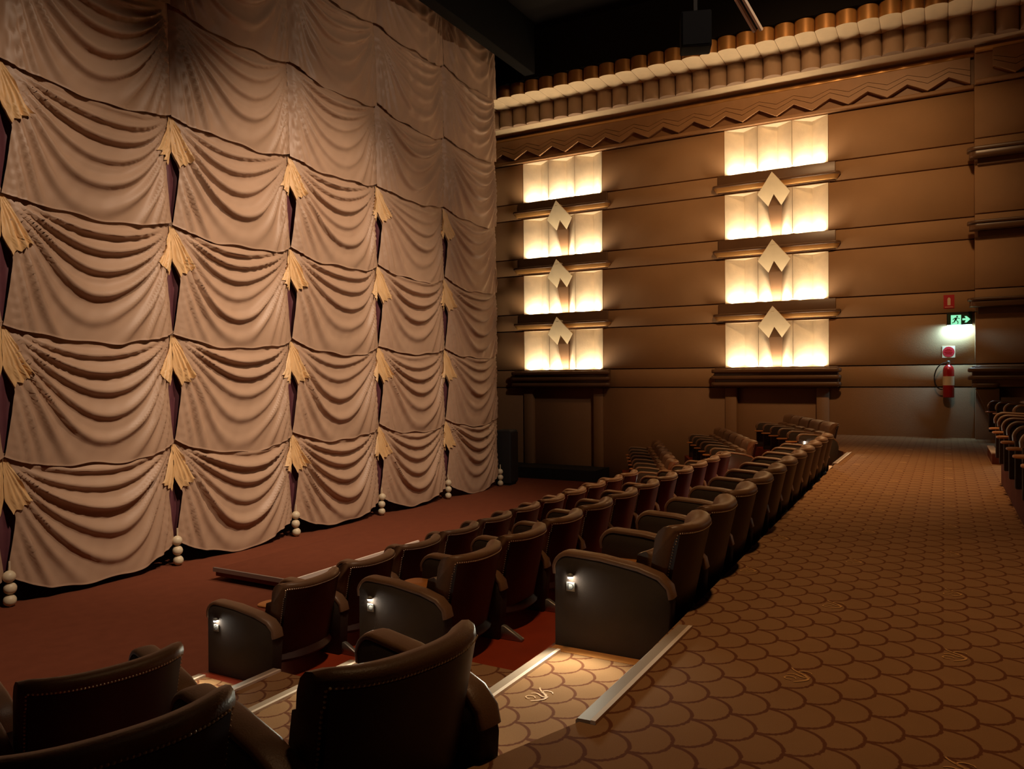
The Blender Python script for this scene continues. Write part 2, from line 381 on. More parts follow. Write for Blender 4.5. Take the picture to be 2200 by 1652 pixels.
# unlit ledges of the projecting bay at the right
def bay_ledge(name, z0, z1, label, sill=False):
    root = bpy.data.objects.new(name, None); C.objects.link(root); root.location = (19.40, -2.4, z0)
    tag(root, label, 'ledge', 'dark ledges on the projecting bay')
    def part(n, me): me.transform(Matrix.Translation(-Vector(root.location))); return ob(n, me, root)
    if not sill:
        part('bar', MB().prism(bar_profile(-5, -0.46, 19.10, 19.40, 0.14), 2, z0, z0 + 0.13).mesh('bar', M['dark_bronze'], bevel=0.012))
        part('moulding', MB().prism(bar_profile(-5, -0.42, 19.06, 19.40, 0.16), 2, z0 + 0.125, z1).mesh('moulding', M['bronze'], bevel=0.02))
        part('slab', MB().box(19.33, 19.40, -5, -0.62, z0 - 0.14, z0).mesh('slab', M['bronze'], bevel=0.01))
    else:
        part('slab', MB().box(19.18, 19.40, -5, -0.50, z0 + 0.03, z1 - 0.01).mesh('slab', M['dark_bronze'], bevel=0.02))
        for k, ye in enumerate((-0.50, -0.42, -0.42)):
            zz = z0 + 0.02 + k * 0.165
            part('sill_rib', MB().prism(bar_profile(-5 if k else -1.0, ye, 19.06, 19.22, 0.12), 2, zz, zz + 0.10).mesh('sill_rib', M['bronze'], bevel=0.035, seg=3))
        part('bracket', MB().prism([(-0.56, z0), (-1.0, z0), (-1.0, z0 - 0.9), (-0.80, z0 - 0.55)], 0, 19.12, 19.39).mesh('bracket', M['dark_bronze'], bevel=0.01))
bay_ledge('wall_ledge', 6.04, 6.25, 'dark unlit ledge on the bay, topmost of three at the right edge')
bay_ledge('wall_ledge', 4.49, 4.68, 'dark unlit ledge on the bay, middle of three at the right edge')
bay_ledge('wall_ledge', 2.85, 3.04, 'dark unlit ledge on the bay just above the exit sign')
bay_ledge('bay_sill', 1.10, 1.60, 'dark ribbed sill on the bay beside the fire extinguisher', True)

# ------------------------------------------------------------------ floors
E0 = [(-6.0, 4.462), (2.78, 1.27), (15.1, 1.565), (20.1, 3.64)]
def offset(d):
    n = []
    for i in range(3):
        a = Vector(E0[i]); b = Vector(E0[i + 1]); t = (b - a).normalized(); n.append(Vector((-t.y, t.x)))
    out = [Vector(E0[0]) + n[0] * d]
    for i in (1, 2):
        m = (n[i - 1] + n[i]).normalized(); out.append(Vector(E0[i]) + m * (d / m.dot(n[i])))
    out.append(Vector(E0[3]) + n[2] * d)
    return [tuple(p) for p in out]
def slab(name, lo, hi, z, zb, m):
    b = MB(); n = len(lo)
    for i in range(n - 1):
        b.prism([lo[i], lo[i + 1], hi[i + 1], hi[i]], 2, zb, z)
    return struct(ob(name, b.mesh(name, M[m], fix=False)))
ZD, ZCC, ZB = -0.255, -0.595, -0.978
rear = [(-6.0, -0.62), (2.78, -0.62), (13.6, -0.62), (20.1, -0.62)]
floor = slab('floor', rear, E0, 0.0, -1.6, 'carpet')
o_d, o_c, o_b = offset(0.79), offset(2.33), offset(3.91)
slab('floor', E0, o_d, ZD, -1.6, 'red_floor'); slab('floor', o_d, o_c, ZCC, -1.6, 'red_floor'); slab('floor', o_c, o_b, ZB, -1.6, 'red_floor')
slab('floor', o_b, [(-6, 14.6), (2.7, 14.6), (14, 14.6), (20.1, 14.6)], ZF, -1.7, 'stage_carpet')
rearp = slab('floor', [(-6, -9), (2.7, -9), (11.6, -9)], [(-6, -0.62), (2.7, -0.62), (11.6, -0.62)], 0.33, -1.6, 'stage_carpet')
slab('floor', [(11.6, -9), (20.1, -9)], [(11.6, -0.62), (20.1, -0.62)], 0.0, -1.6, 'carpet')
# woven gold monograms on the carpet
def monogram():
    b = MB()
    def stroke(pts, w):
        rows = []
        for i, p in enumerate(pts):
            a = Vector(pts[max(i - 1, 0)]); c = Vector(pts[min(i + 1, len(pts) - 1)]); t = (c - a).normalized(); n = Vector((-t.y, t.x))
            p = Vector(p); f = w * (0.5 + 0.5 * math.sin(PI * (i + 0.5) / len(pts)))
            rows.append([(p.x + n.x * f, p.y + n.y * f, 0), (p.x - n.x * f, p.y - n.y * f, 0)])
        b.grid(rows)
    S = [(0.055 * math.sin(1.5 * PI * t - 0.2) * 0.8, -0.085 + 0.17 * t) for t in [k / 14 for k in range(15)]]
    stroke(S, 0.006)
    stroke([(-0.05 + 0.10 * k / 8, 0.012 * math.sin(PI * k / 4)) for k in range(9)], 0.005)
    stroke([(0.02 + 0.03 * math.cos(2 * PI * k / 10), 0.045 + 0.022 * math.sin(2 * PI * k / 10)) for k in range(9)], 0.004)
    stroke([(-0.03 + 0.025 * math.cos(2 * PI * k / 10), -0.045 + 0.02 * math.sin(2 * PI * k / 10)) for k in range(9)], 0.004)
    me = b.mesh('monogram', M['gold_thread'], fix=False)
    return me
mono = monogram()
for i in range(-2, 18):
    for j in range(-8, 18):
        x = 3.68 + 0.625 * (i + j); y = 0.585 + 0.625 * (i - j)
        yl = 1.27 + 0.0239 * (x - 2.78) - 0.1 if x > 2.78 else 1.27 - 0.364 * (x - 2.78) - 0.1
        if 1.8 < x < 17 and -0.55 < y < yl: ob('monogram', mono, floor, (x, y, 0.003), rad(-90))
# carpeted treads of the stair between the blocks, with nosings
def tread(name, x0, x1, ya, yb, z, mono_at=None):
    t = struct(ob(name, MB().box(x0, x1, ya, yb, z - 0.30, z + 0.008).mesh(name, M['carpet'])))
    if mono_at: ob('monogram', mono, t, (mono_at[0], mono_at[1], z + 0.011), rad(-90))
    return t
def nosing(par, x0, x1, y, z, slope=0.0):
    b = MB().prism([(y + 0.012, z - 0.04), (y + 0.012, z + 0.004), (y + 0.004, z + 0.012), (y - 0.052, z + 0.014), (y - 0.052, z - 0.002), (y - 0.004, z - 0.002), (y - 0.004, z - 0.04)], 0, x0, x1)
    n = ob('nosing', b.mesh('nosing', M['nosing'], fix=True), par)
    ob('insert', MB().box(x0, x1, y - 0.074, y - 0.052, z - 0.002, z + 0.016).mesh('insert', M['insert']), n)
nosing(floor, 2.78, 4.11, 1.275, 0.0)
XL, XR = 2.62, 4.08
t1 = tread('floor', XL, XR, 1.285, 2.055, ZD, (3.46, 1.80)); nosing(t1, XL, XR, 2.055, ZD + 0.008)
t2 = tread('floor', XL, XR, 2.07, 2.78, -0.425); nosing(t2, XL, XR, 2.78, -0.417)
t3 = tread('floor', XL, XR, 2.79, 3.600, ZCC); nosing(t3, XL, XR, 3.600, ZCC + 0.008)
t4 = tread('floor', XL, XR, 3.615, 4.345, -0.787); nosing(t4, XL, XR, 4.345, -0.779)
t5 = tread('floor', XL, XR, 4.36, 5.17, ZB); nosing(t5, XL, XR, 5.17, ZB + 0.008)
ob('wood_edge', MB().box(XR, 4.17, 1.30, 2.06, ZD, ZD + 0.010).mesh('wood_edge', M['wood_edge']), t1)
# second stair, far side of the middle block
nosing(floor, 13.0, 15.1, 1.545, 0.0)
t6 = tread('floor', 13.0, 15.1, 1.57, 2.30, ZD); nosing(t6, 13.0, 15.1, 2.30, ZD + 0.008)
# step block at the end of the rear block
sb = tag(ob('step_block', MB().box(14.0, 15.5, -0.90, -0.63, 0.0, 0.16).mesh('step_block', M['stage_carpet'])), 'brown step with pale nosing below the L plate seat', 'step')
ob('nosing', MB().box(14.02, 15.48, -0.72, -0.625, 0.155, 0.178).mesh('nosing', M['insert']), sb)

# low platform on the stage floor, plinth by the wall
pl = bpy.data.objects.new('stage_platform', None); C.objects.link(pl); pl.location = (8.5, 8.0, ZF)
tag(pl, 'low carpeted platform with pale edging in front of the curtain', 'platform')
def lp(n, me): me.transform(Matrix.Translation(-Vector(pl.location))); return ob(n, me, pl)
lp('deck', MB().box(7.16, 9.85, 7.30, 8.72, ZF + 0.06, ZF + 0.165).mesh('deck', M['stage_carpet'], bevel=0.006))
lp('edge_strip', MB().box(7.14, 9.87, 7.27, 7.30, ZF + 0.125, ZF + 0.185).mesh('edge_strip', M['white_edge']))
lp('edge_strip', MB().box(7.13, 7.16, 7.27, 8.74, ZF + 0.125, ZF + 0.180).mesh('edge_strip', M['grey_metal']))
for x in (7.35, 9.6):
    for y in (7.5, 8.5): lp('leg', MB().box(x - 0.06, x + 0.06, y - 0.06, y + 0.06, ZF, ZF + 0.065).mesh('leg', M['black']))
struct(ob('trim_3', MB().box(18.7, 19.69, 8.05, 14.4, ZF, ZF + 0.30).mesh('trim_3', M['black'])))
def rep(b, n, m, par, bevel=0.0): return ob(n, b.mesh(n, m, bevel=bevel), par)
spk = bpy.data.objects.new('stage_speaker', None); C.objects.link(spk); spk.location = (17.34, 9.93, ZF); spk.rotation_euler = (0, 0, rad(6))
tag(spk, 'tall black loudspeaker standing behind the right edge of the curtain', 'speaker')
rep(MB().box(-0.24, 0.24, -0.2, 0.25, 0.04, 1.42), 'cabinet', M['black'], spk, 0.04)
rep(MB().box(-0.21, 0.21, -0.215, -0.2, 0.10, 1.36), 'grille', M['hose'], spk)
rep(MB().box(-0.2, 0.2, -0.16, 0.2, 0.0, 0.04), 'base', M['black'], spk)

# ------------------------------------------------------------------ stage curtain
NC = 7; CW = 2.370; CR = 1.619; XE = 16.958; YC = 10.02; ZA = 5.325
cur = bpy.data.objects.new('stage_curtain', None); C.objects.link(cur); cur.location = (8.5, YC, ZF)
tag(cur, 'taupe satin swagged stage curtain with gold flaps and bead pulls', 'curtain')
CI = Matrix.Translation(-Vector(cur.location))
def hsh(a, b, c=0):
    s = math.sin(a * 12.9898 + b * 78.233 + c * 37.719) * 43758.5453; return s - math.floor(s)
def slit(t, rk):
    """half opening of the slit as a fraction of the half bay"""
    if rk < 0: return 0.0
    if t < 0.33 or t > 1: return 0.002
    return 0.004 + 0.092 * min(1, (t - 0.33) / 0.17) * (1 if t < 0.52 else max(0, (1 - t) / 0.48) ** 0.85)
class Swag:
    def __init__(s, k, rk):
        s.k, s.rk = k, rk; s.xc = XE - (k + 0.5) * CW; s.zt = ZA - rk * CR
        rnd = random.Random(k * 31 + rk * 7 + 500)
        s.p0 = rnd.random(); s.p1 = rnd.uniform(-1, 1); s.p2 = rnd.random() * 6.28; s.p3 = rnd.uniform(0.9, 1.1); s.p4 = rnd.random() * 6.28
        s.am = [rnd.uniform(0.45, 1.0) for _ in range(40)]
        s.seed = rnd.random() * 50
        s.last = rk == 3
    def H(s, x):
        n = 0.012 * math.sin(5 * x + s.p2) + 0.008 * math.sin(11 * x + s.p4)
        if s.last: return 0.90 + (0.20 + 0.02 * s.p1) * (1 - abs(x) ** 2.4) + n * (1 - x * x)
        return 1.0 + (0.115 + 0.025 * s.p1) * (1 - abs(x - 0.06 * s.p1) ** 3.0) * 1.0 + n * (1 - x ** 4)
    def P(s, x, t, off=0.0):
        ax = min(1.0, abs(x)); c = 1 - ax ** 2.1
        tt = max(t, 0.0)
        xs = x - 0.10 * math.sin(3.0 * tt + s.p2) * c
        q = max(1 - min(1, abs(xs)) ** 2.0, 0.0) + 0.13 * min(1, tt * 1.3) + 0.02
        d = tt / q
        ph = s.p3 * (7.0 * math.log(1 + 1.6 * min(d, 0.9)) + 3.0 * math.log(max(d, 0.9) / 0.9)) + s.p0 + 0.16 * math.sin(2.2 * x + s.p4) * c
        i = int(math.floor(ph)); fr = ph - i
        a = s.am[i % 40]
        # asymmetric fold: soft upper flank, steep under flank
        w = fr ** 1.75
        ridge = (0.5 - 0.5 * math.cos(2 * PI * w)) ** 1.25
        ridge += 0.07 * (0.5 - 0.5 * math.cos(2 * PI * (2.37 * ph + s.p2))) ** 1.5
        rc = math.hypot((1 - ax) * 1.15, tt * 0.9)
        ed = max(0.0, (1 - ax) - slit(tt if not s.last else tt / 0.92, s.rk))
        side = min(1.0, ed / 0.14)
        side = side + (1 - side) * math.exp(-tt * 5.0)
        env = min(1.0, 0.10 + rc * 1.9) * (0.30 + 0.70 * min(1, max(0, 1.10 - tt) / 0.38)) * side
        g_ = min(1.0, max(0.0, (tt - 0.10 * c) / 0.10)); env *= 0.12 + 0.88 * g_ * g_ * (3 - 2 * g_)
        lowamp = 0.40 if s.rk == -3 else (0.75 if s.rk == -2 else 1.0)
        D = 0.112 * a * ridge * env * lowamp
        if s.rk <= -2:
            D += (0.04 if s.rk == -3 else 0.022) * (0.5 + 0.5 * math.sin(x * 13 + 2.2 * math.sin(x * 4 + s.p2) + s.p4)) * min(1, 0.25 + rc)
        # steep folds dropping from the corners
        D += 0.016 * (0.5 + 0.5 * math.sin(21 * ax + 2.0 * tt + s.p4 + (1.5 if x > 0 else 0))) * ax ** 2 * min(1, tt * 2.2) * (1 - math.exp(-(ed / 0.06) ** 2))
        # gathered belly
        D += 0.13 * c * (0.72 + 0.28 * math.sin(PI * min(1, tt * 0.6 + 0.12))) + 0.034 * min(1, tt) + 0.02
        D -= 0.05 * math.exp(-((1 - ax) / 0.05) ** 2) * (1 - min(1, tt * 0.6))
        D += 0.004 * math.sin(23 * x + 13 * tt + s.seed) * math.sin(15 * tt + 7 * x + s.seed)
        zz = s.zt - t * CR - 0.030 * a * ridge * env * c
        X = s.xc + x * CW / 2
        return (X, YC - D - off, zz)
    def build(s):
        nx, nt = 64, 56
        rows = []
        for j in range(nt + 1):
            v = j / nt
            r = []
            for i in range(nx + 1):
                u = -1 + 2 * i / nx
                u = math.copysign(abs(u) ** 0.9, u)
                t0 = -0.025 + 0.05 * (1 - u * u) - (0.19 if s.rk == -3 else 0); t1 = s.H(u)
                t = t0 + (t1 - t0) * v
                e = slit(t if not s.last else t / 0.92, s.rk)
                el = e if s.k < NC - 1 else 0; er = e if s.k > 0 else 0
                x = u * (1 - (er if u > 0 else el))
                r.append(s.P(x, t))
            rows.append(r)
        # turned-under hem
        hem = [(p[0], p[1] - 0.004, p[2] - 0.008) for p in rows[-1]]
        hem2 = [(p[0], p[1] + 0.03, p[2] + 0.012) for p in rows[-1]]
        rows += [hem, hem2]
        me = MB().grid(rows).mesh('swag', M['satin'], smooth=True, fix=False)
        me.transform(CI); o = ob('swag', me, cur)
        if s.rk >= 0:
            for side in (-1, 1):
                if side == 1 and s.k == 0: continue
                rows = []
                n, m = 18, 16
                for j in range(m + 1):
                    r = []
                    for i in range(n + 1):
                        f = i / n
                        # fan from the knot: inner edge follows the slit, outer edge spreads
                        tip = 0.45 - 0.10 * f + 0.025 * (abs(((f * 3.0) % 1.0) - 0.5) * 2 - 0.5)
                        t = 0.02 + (tip * (0.92 if s.last else 1)) * (j / m)
                        wout = 0.012 + 0.62 * t
                        e = slit(t, s.rk)
                        x = side * (1 - e - f * wout * 0.98)
                        pl_ = 0.012 * (0.5 + 0.5 * math.cos(f * 3 * 2 * PI)) * (j / m)
                        r.append(s.P(x, t, 0.022 + pl_))
                    rows.append(r)
                fm = MB().grid(rows).mesh('gold_flap', M['gold_cloth'], smooth=True, fix=False)
                fm.transform(CI); ob('gold_flap', fm, o)
        return o
for k in range(NC):
    for rk in range(-3, 4): Swag(k, rk).build()
# plum backing strips behind the slits
for k in range(1, NC):
    xk = XE - k * CW; rows = []
    for j in range(40):
        z = ZA - 0.1 - j * (ZA + 0.85) / 39
        rows.append([(xk + 0.30 * u, YC + 0.05 - 0.02 * math.cos(u * 9 + 0.3 * math.sin(z * 7)) - 0.015 * math.sin(z * 9 + u * 4) * (1 if z < 0.4 else 0.2), z) for u in [i / 8 - 1 for i in range(17)]])
    me = MB().grid(rows).mesh('backing_strip', M['plum'], smooth=True, fix=False); me.transform(CI); ob('backing_strip', me, cur)
back = MB().box(XE - NC * CW, XE + 0.01, YC + 0.10, YC + 0.12, -0.85, 11.2 - 0.9).mesh('backing_cloth', M['black']); back.transform(CI); ob('backing_cloth', back, cur)
# bead pulls
bead = MB().lathe([(0.005, -0.074)] + [(0.074 * math.sin(PI * k / 12), -0.074 * math.cos(PI * k / 12)) for k in range(1, 12)] + [(0.005, 0.074)], seg=18).mesh('bead', M['bead'], smooth=True)
cord = MB().tube([(0, 0, 0.15), (0, 0, -0.42)], 0.012).mesh('bead_cord', M['bead'])
for k in range(NC):
    c = ob('bead_cord', cord, cur, (XE - k * CW - cur.location.x + 0.02 * math.sin(k * 3), -0.10, -0.955 - ZF))
    for j in range(3): ob('bead', bead, c, (0.008 * math.sin(k + 2 * j), 0.006 * math.cos(k * 2 + j), -0.035 - 0.146 * j))
# black valance beam in front of the curtain head
tag(ob('valance_beam', MB().box(-6, 17.55, 9.15, 9.45, 9.20, ZC).mesh('valance_beam', M['velvet'], bevel=0.02)), 'black valance beam across the head of the stage curtain', 'beam')

# ------------------------------------------------------------------ theatre seats
def lerp(a, b, t): return a + (b - a) * t
SECT = [(0.014, 0.15), (0.014, 0.62), (0.006, 0.690), (-0.014, 0.718), (-0.016, 0.738), (-0.002, 0.760), (0.035, 0.770), (0.075, 0.762), (0.105, 0.735), (0.118, 0.69), (0.110, 0.58), (0.104, 0.45), (0.115, 0.33), (0.10, 0.15)]
def back_pt(u, dy, z, sc_=1.0):
    h = z / 0.77
    wing = 0.095 * abs(u) ** 2.8
    yb = 0.16 * (1 - h) + 0.035
    lift = 0.018 * math.cos(u * PI / 2) if z > 0.6 else 0
    return (0.325 * u * (0.93 + 0.07 * h), yb + wing + dy, z - lift * 0.6)
def chair_meshes():
    D = {}
    # backrest cushion: closed loft across the width
    us = [-1 + 2 * i / 16 for i in range(17)]
    loops = []
    for i, u in enumerate(us):
        k = 1.0 if 0 < i < 16 else 0.82
        cy = 0.05; czz = 0.45
        loops.append([back_pt(u, cy + (dy - cy) * k, czz + (z - czz) * (k if k == 1 else 0.97)) for dy, z in SECT])
    D['backrest'] = MB().loft(loops).mesh('backrest', M['leather'], smooth=True, angle=60)
    # hard shell over the rear
    rows_o = []; rows_i = []
    for u in [-0.93 + 1.86 * i / 14 for i in range(15)]:
        zs = [0.14 + 0.572 * j / 8 for j in range(9)]
        rows_o.append([back_pt(u, -0.014, z) for z in zs]); rows_i.append([back_pt(u, 0.016, z) for z in zs])
    loops = [a + b[::-1] for a, b in zip(rows_o, rows_i)]
    D['back_shell'] = MB().loft(loops).mesh('back_shell', M['maroon'], smooth=True, angle=40)
    # nail heads along the rear border
    b = MB()
    def nail(u, z, dy):
        p = back_pt(u, dy, z); r = 0.0052
        q = back_pt(u + 0.01, dy, z); t = Vector((q[0] - p[0], q[1] - p[1], 0)).normalized(); n = Vector((t.y, -t.x, 0)); p = Vector(p)
        ring = [p + t * r * math.cos(PI / 3 * k) + Vector((0, 0, 1)) * r * math.sin(PI / 3 * k) for k in range(6)]
        b.add(ring + [p + n * 0.0045], [(k, (k + 1) % 6, 6) for k in range(6)])
    for k in range(44): nail(-0.94 + 1.88 * k / 43, 0.722, -0.017)
    for s in (-1, 1):
        for k in range(30): nail(s * 0.955, 0.712 - 0.017 * k, 0.002 if k > 3 else -0.008)
    D['nail_trim'] = b.mesh('nail_trim', M['nail'], fix=False)
    # seat cushion and pan
    def rbox(x0, x1, y0, y1, z0, z1, bev, m, n): return MB().box(x0, x1, y0, y1, z0, z1).mesh(n, m, bevel=bev, seg=3)
    def cush(x, z0, z1, y0, y1, n, m, bev):
        o = [(-x, y0), (x, y0)] + [(x * math.copysign(abs(math.cos(PI * k / 10)) ** 0.5, math.cos(PI * k / 10)), y1 - 0.07 + 0.07 * math.sin(PI * k / 10)) for k in range(11)]
        return MB().prism(o, 2, z0, z1).mesh(n, m, bevel=bev, seg=2)
    # tip-up seat in its raised position
    cs_ = []
    for u in [-1 + i / 6 for i in range(13)]:
        e = 0.85 if abs(u) > 0.99 else 1.0
        q = [(0.215, 0.30), (0.235, 0.66), (0.275, 0.685), (0.335, 0.665), (0.36, 0.55), (0.365, 0.40), (0.34, 0.30), (0.28, 0.27)]
        w = 0.05 * abs(u) ** 3
        cs_.append([(0.262 * u, 0.29 + (yy - 0.29) * e + w, 0.47 + (zz - 0.47) * (0.97 if e < 1 else 1) - 0.09) for yy, zz in q])
    D['seat_cushion'] = MB().loft(cs_).mesh('seat_cushion', M['leather'], smooth=True, angle=55)
    tr_ = [(0.12, 0.56), (0.335, 0.56), (0.335, 0.86)] + [(0.225 + 0.105 * math.cos(PI * k / 10), 0.86 + 0.065 * math.sin(PI * k / 10)) for k in range(1, 10)] + [(0.12, 0.86)]
    D['drink_tray'] = MB().prism(tr_, 2, 0.368, 0.388).mesh('drink_tray', M['cushion'], bevel=0.004, seg=1)
    pan = []
    for u in [-1 + i / 4 for i in range(9)]:
        w = 0.10 * abs(u) ** 2.5
        pan.append([(0.30 * u, 0.135 + w, 0.20), (0.30 * u, 0.10 + w, 0.155), (0.30 * u, 0.135 + w, 0.125), (0.30 * u, 0.24 + w, 0.12), (0.30 * u, 0.36 + w, 0.15), (0.30 * u, 0.36 + w, 0.19), (0.30 * u, 0.24 + w, 0.20)])
    D['seat_pan'] = MB().loft(pan).mesh('seat_pan', M['maroon'], smooth=True, angle=45)
    # arms
    prof = [(0.845, 0.0), (0.845, 0.46)] + [(0.755 + 0.09 * math.cos(PI / 2 * k / 6), 0.465 + 0.09 * math.sin(PI / 2 * k / 6)) for k in range(1, 7)] + [(0.55, 0.543), (0.32, 0.508), (0.20, 0.470), (0.145, 0.42), (0.125, 0.34), (0.15, 0.0)]
    D['arm_panel'] = MB().prism([(a, c) for a, c in prof], 0, -0.052, 0.052).mesh('arm_panel', M['felt'], bevel=0.008, seg=1)
    top = [(0.848, 0.44)] + [(0.755 + 0.10 * math.cos(PI / 2 * k / 7), 0.462 + 0.105 * math.sin(PI / 2 * k / 7)) for k in range(1, 8)] + [(0.55, 0.556), (0.32, 0.521), (0.20, 0.484), (0.142, 0.43), (0.128, 0.37)]
    loops = []
    for i, (yy, zz) in enumerate(top):
        a = Vector(top[max(i - 1, 0)]); c = Vector(top[min(i + 1, len(top) - 1)]); t = (c - a).normalized(); n = Vector((t.y, -t.x))
        if n.y < 0 and n.x < 0: n = -n
        s = []
        for k in range(9):
            an = PI * k / 8
            xx = 0.0535 * math.cos(an); hgt = 0.016 * math.sin(an) ** 0.6
            s.append((xx, yy + n.x * hgt, zz + n.y * hgt))
        s.append((-0.0535, yy - n.x * 0.012, zz - n.y * 0.012)); s.append((0.0535, yy - n.x * 0.012, zz - n.y * 0.012))
        loops.append(s)
    D['arm_pad'] = MB().loft(loops).mesh('arm_pad', M['leather'], smooth=True, angle=60)
    D['foot'] = MB().prism([(-0.03, 0.0), (0.22, 0.0), (0.22, 0.10), (0.12, 0.10), (-0.03, 0.02)], 0, -0.022, 0.022).mesh('foot', M['grey_metal'], bevel=0.004, seg=1)
    return D
CM = chair_meshes()
hood = MB().lathe([(0.020, 0.0), (0.019, 0.008), (0.014, 0.015), (0.004, 0.019)], seg=14).mesh('light_hood', M['plate'], smooth=True)
ledm = MB().lathe([(0.0155, 0.0), (0.015, -0.010), (0.004, -0.013)], seg=12).mesh('bulb', M['led'], smooth=True)
plate_m = MB().box(-0.004, 0.004, -0.028, 0.028, -0.027, 0.027).mesh('row_plate', M['plate'], bevel=0.002, seg=1)
LETTERS = {}
PITCH = 0.775
def seat(x, y, z, rot, label, group, first_arm=True, last_arm=False, end=None, letter=None, watts=0.0, tilt=0):
    """end: -1 aisle light on the outer face of the left arm, +1 on the right arm"""
    t = bpy.data.objects.new('theatre_seat', None); C.objects.link(t); t.location = (x, y, z); t.rotation_euler = (0, 0, rot)
    tag(t, label, 'theatre seat', group)
    for n in ('backrest', 'back_shell', 'seat_cushion', 'seat_pan', 'drink_tray'): ob(n, CM[n], t)
    stuff(ob('nail_trim', CM['nail_trim'], t))
    arms = ([-PITCH / 2] if first_arm else []) + ([PITCH / 2] if last_arm else [])
    for ax in arms:
        a = ob('arm_panel', CM['arm_panel'], t, (ax, 0, 0)); ob('arm_pad', CM['arm_pad'], t, (ax, 0, 0)); ob('foot', CM['foot'], t, (ax, 0, 0))
        if end and ax * end > 0:
            fx = end * 0.054
            h = ob('aisle_light', hood, a, (fx + end * 0.012, 0.735, 0.437))
            bl = ob('bulb', ledm, a, (fx + end * 0.012, 0.735, 0.437)); 
            p = ob('row_plate', plate_m, a, (fx + end * 0.004, 0.735, 0.374))
            if letter:
                if letter not in LETTERS: LETTERS[letter] = text_mesh(letter, 0.060, M['letter'])
                # letters are a raised piece of the plate
                lm = LETTERS[letter].copy()
                lm.transform(Matrix(((0, 0, end, end * 0.0045 + p.location.x), (end * 1.0, 0, 0, p.location.y), (0, 1, 0, p.location.z), (0, 0, 0, 1))))
                ob('row_letter', lm, a)
            if watts:
                wl = point('aisle_lamp', (ax + fx + end * 0.022, 0.735, 0.408), watts * 0.25, (1.0, 0.90, 0.74), 0.008); wl.parent = t
                sl = spot('aisle_lamp', (ax + fx + end * 0.03, 0.735, 0.425), (ax + fx + end * 0.75, 0.50, 0.0), watts * 36, 112, 0.7, (1.0, 0.97, 0.74), 0.03); sl.parent = t
    return t
ORD = ['end', 'second', 'third', 'fourth', 'fifth', 'sixth', 'seventh', 'eighth', 'ninth', 'tenth', 'eleventh', 'twelfth']
def row(n, x0, y0, z, rot, nm, letter, watts, where, grp, last='far end', light=True):
    """a row whose first seat stands by the steps"""
    for i in range(n):
        d = (i + 0.5) * PITCH
        x = x0 + math.cos(rot) * d; y = y0 + math.sin(rot) * d
        if i == 0: lb = f'seat with lit {letter} plate at the step end of {where}'
        elif i == n - 1: lb = f'seat at the far end of {where}'
        else: lb = f'seat {ORD[i]} from the steps in {where}'
        seat(x, y, z, rot, lb, grp, True, i == n - 1, -1 if i == 0 else None, letter if i == 0 else None, watts if i == 0 else 0)
R14 = rad(1.5)
G1 = 'seats of the middle block'
row(11, 4.245, 1.222, ZD, R14, 'D', 'D', 0.9, 'the middle block\'s back row', G1)
row(11, 4.245, 2.760, ZCC, R14, 'C', 'C', 0.7, 'the middle block\'s middle row', G1)
row(11, 4.245, 4.340, ZB, R14, 'B', 'B', 0.5, 'the middle block\'s front row', G1)
G2 = 'seats of the far block by the side wall'
r23 = rad(22.5); fx_, fy_ = -math.sin(r23), math.cos(r23)
def far(ax, ay): return (ax - fx_ * 0.78, ay - fy_ * 0.78)
p = far(15.05, 2.33); row(5, p[0], p[1], ZD, r23, 'D', 'D', 1.2, 'the side wall block\'s back row', G2)
p = far(14.5, 3.70); row(6, p[0], p[1], ZCC, r23, 'C', 'C', 2.2, 'the side wall block\'s middle row', G2)
p = far(13.9, 5.05); row(7, p[0], p[1], ZB, r23, 'B', 'B', 0.6, 'the side wall block\'s front row', G2)
# left block, seen from behind
G3 = 'seats of the left block in the foreground'
rl = rad(-19.5)
rl = rad(-12.5)
seat(1.951, 1.388, ZD, rl, 'large dark seat back with nailed top edge in the centre foreground', G3, True, True, 1, 'D', 0.12)
seat(1.130, 1.690, ZD, rad(-17), 'dark seat back cut by the bottom left corner, nails along its top', G3)
seat(1.965, 2.985, ZCC, rad(-14.5), 'dark seat back one row ahead at lower left, before the red floor', G3, True, True, 1, 'C', 0.08)
seat(1.96, 4.57, ZB, rl, 'seat two rows ahead, barely showing at the left picture edge', G3, True, True, 1, 'B', 0.06)
# rear block beyond the aisle, facing the screen
G4 = 'seats of the rear block right of the aisle'
for i in range(7):
    seat(11.10 - PITCH * i, -1.40, 0.33, 0, f'dark seat with orange tray right of the aisle, {["farthest", "second farthest", "third farthest", "fourth farthest", "fifth farthest", "sixth farthest", "nearest"][i]} in its row', G4, True, i == 0)
for i in range(3):
    rr = rad(6)
    seat(14.95 + math.cos(rr) * PITCH * i, -1.75 + math.sin(rr) * PITCH * i, 0.33, rr,
         ['dark seat with a lit L plate under the bay sill', 'dark seat behind the L plate seat, by the bay', 'dark seat against the bay wall at the right edge'][i], 'seats behind the L plate', True, i == 2, -1 if i == 0 else None, 'L' if i == 0 else None, 0.5 if i == 0 else 0)
struct(ob('floor', MB().prism([(14.45, -0.92), (19.38, -0.92), (19.38, -4.0), (14.45, -4.0)], 2, -0.2, 0.33).mesh('floor', M['stage_carpet'])))

# ------------------------------------------------------------------ signs, extinguisher, ceiling items
def root(name, loc, label, cat, group=None, rz=0):
    t = bpy.data.objects.new(name, None); C.objects.link(t); t.location = loc; t.rotation_euler = (0, 0, rz); tag(t, label, cat, group); return t
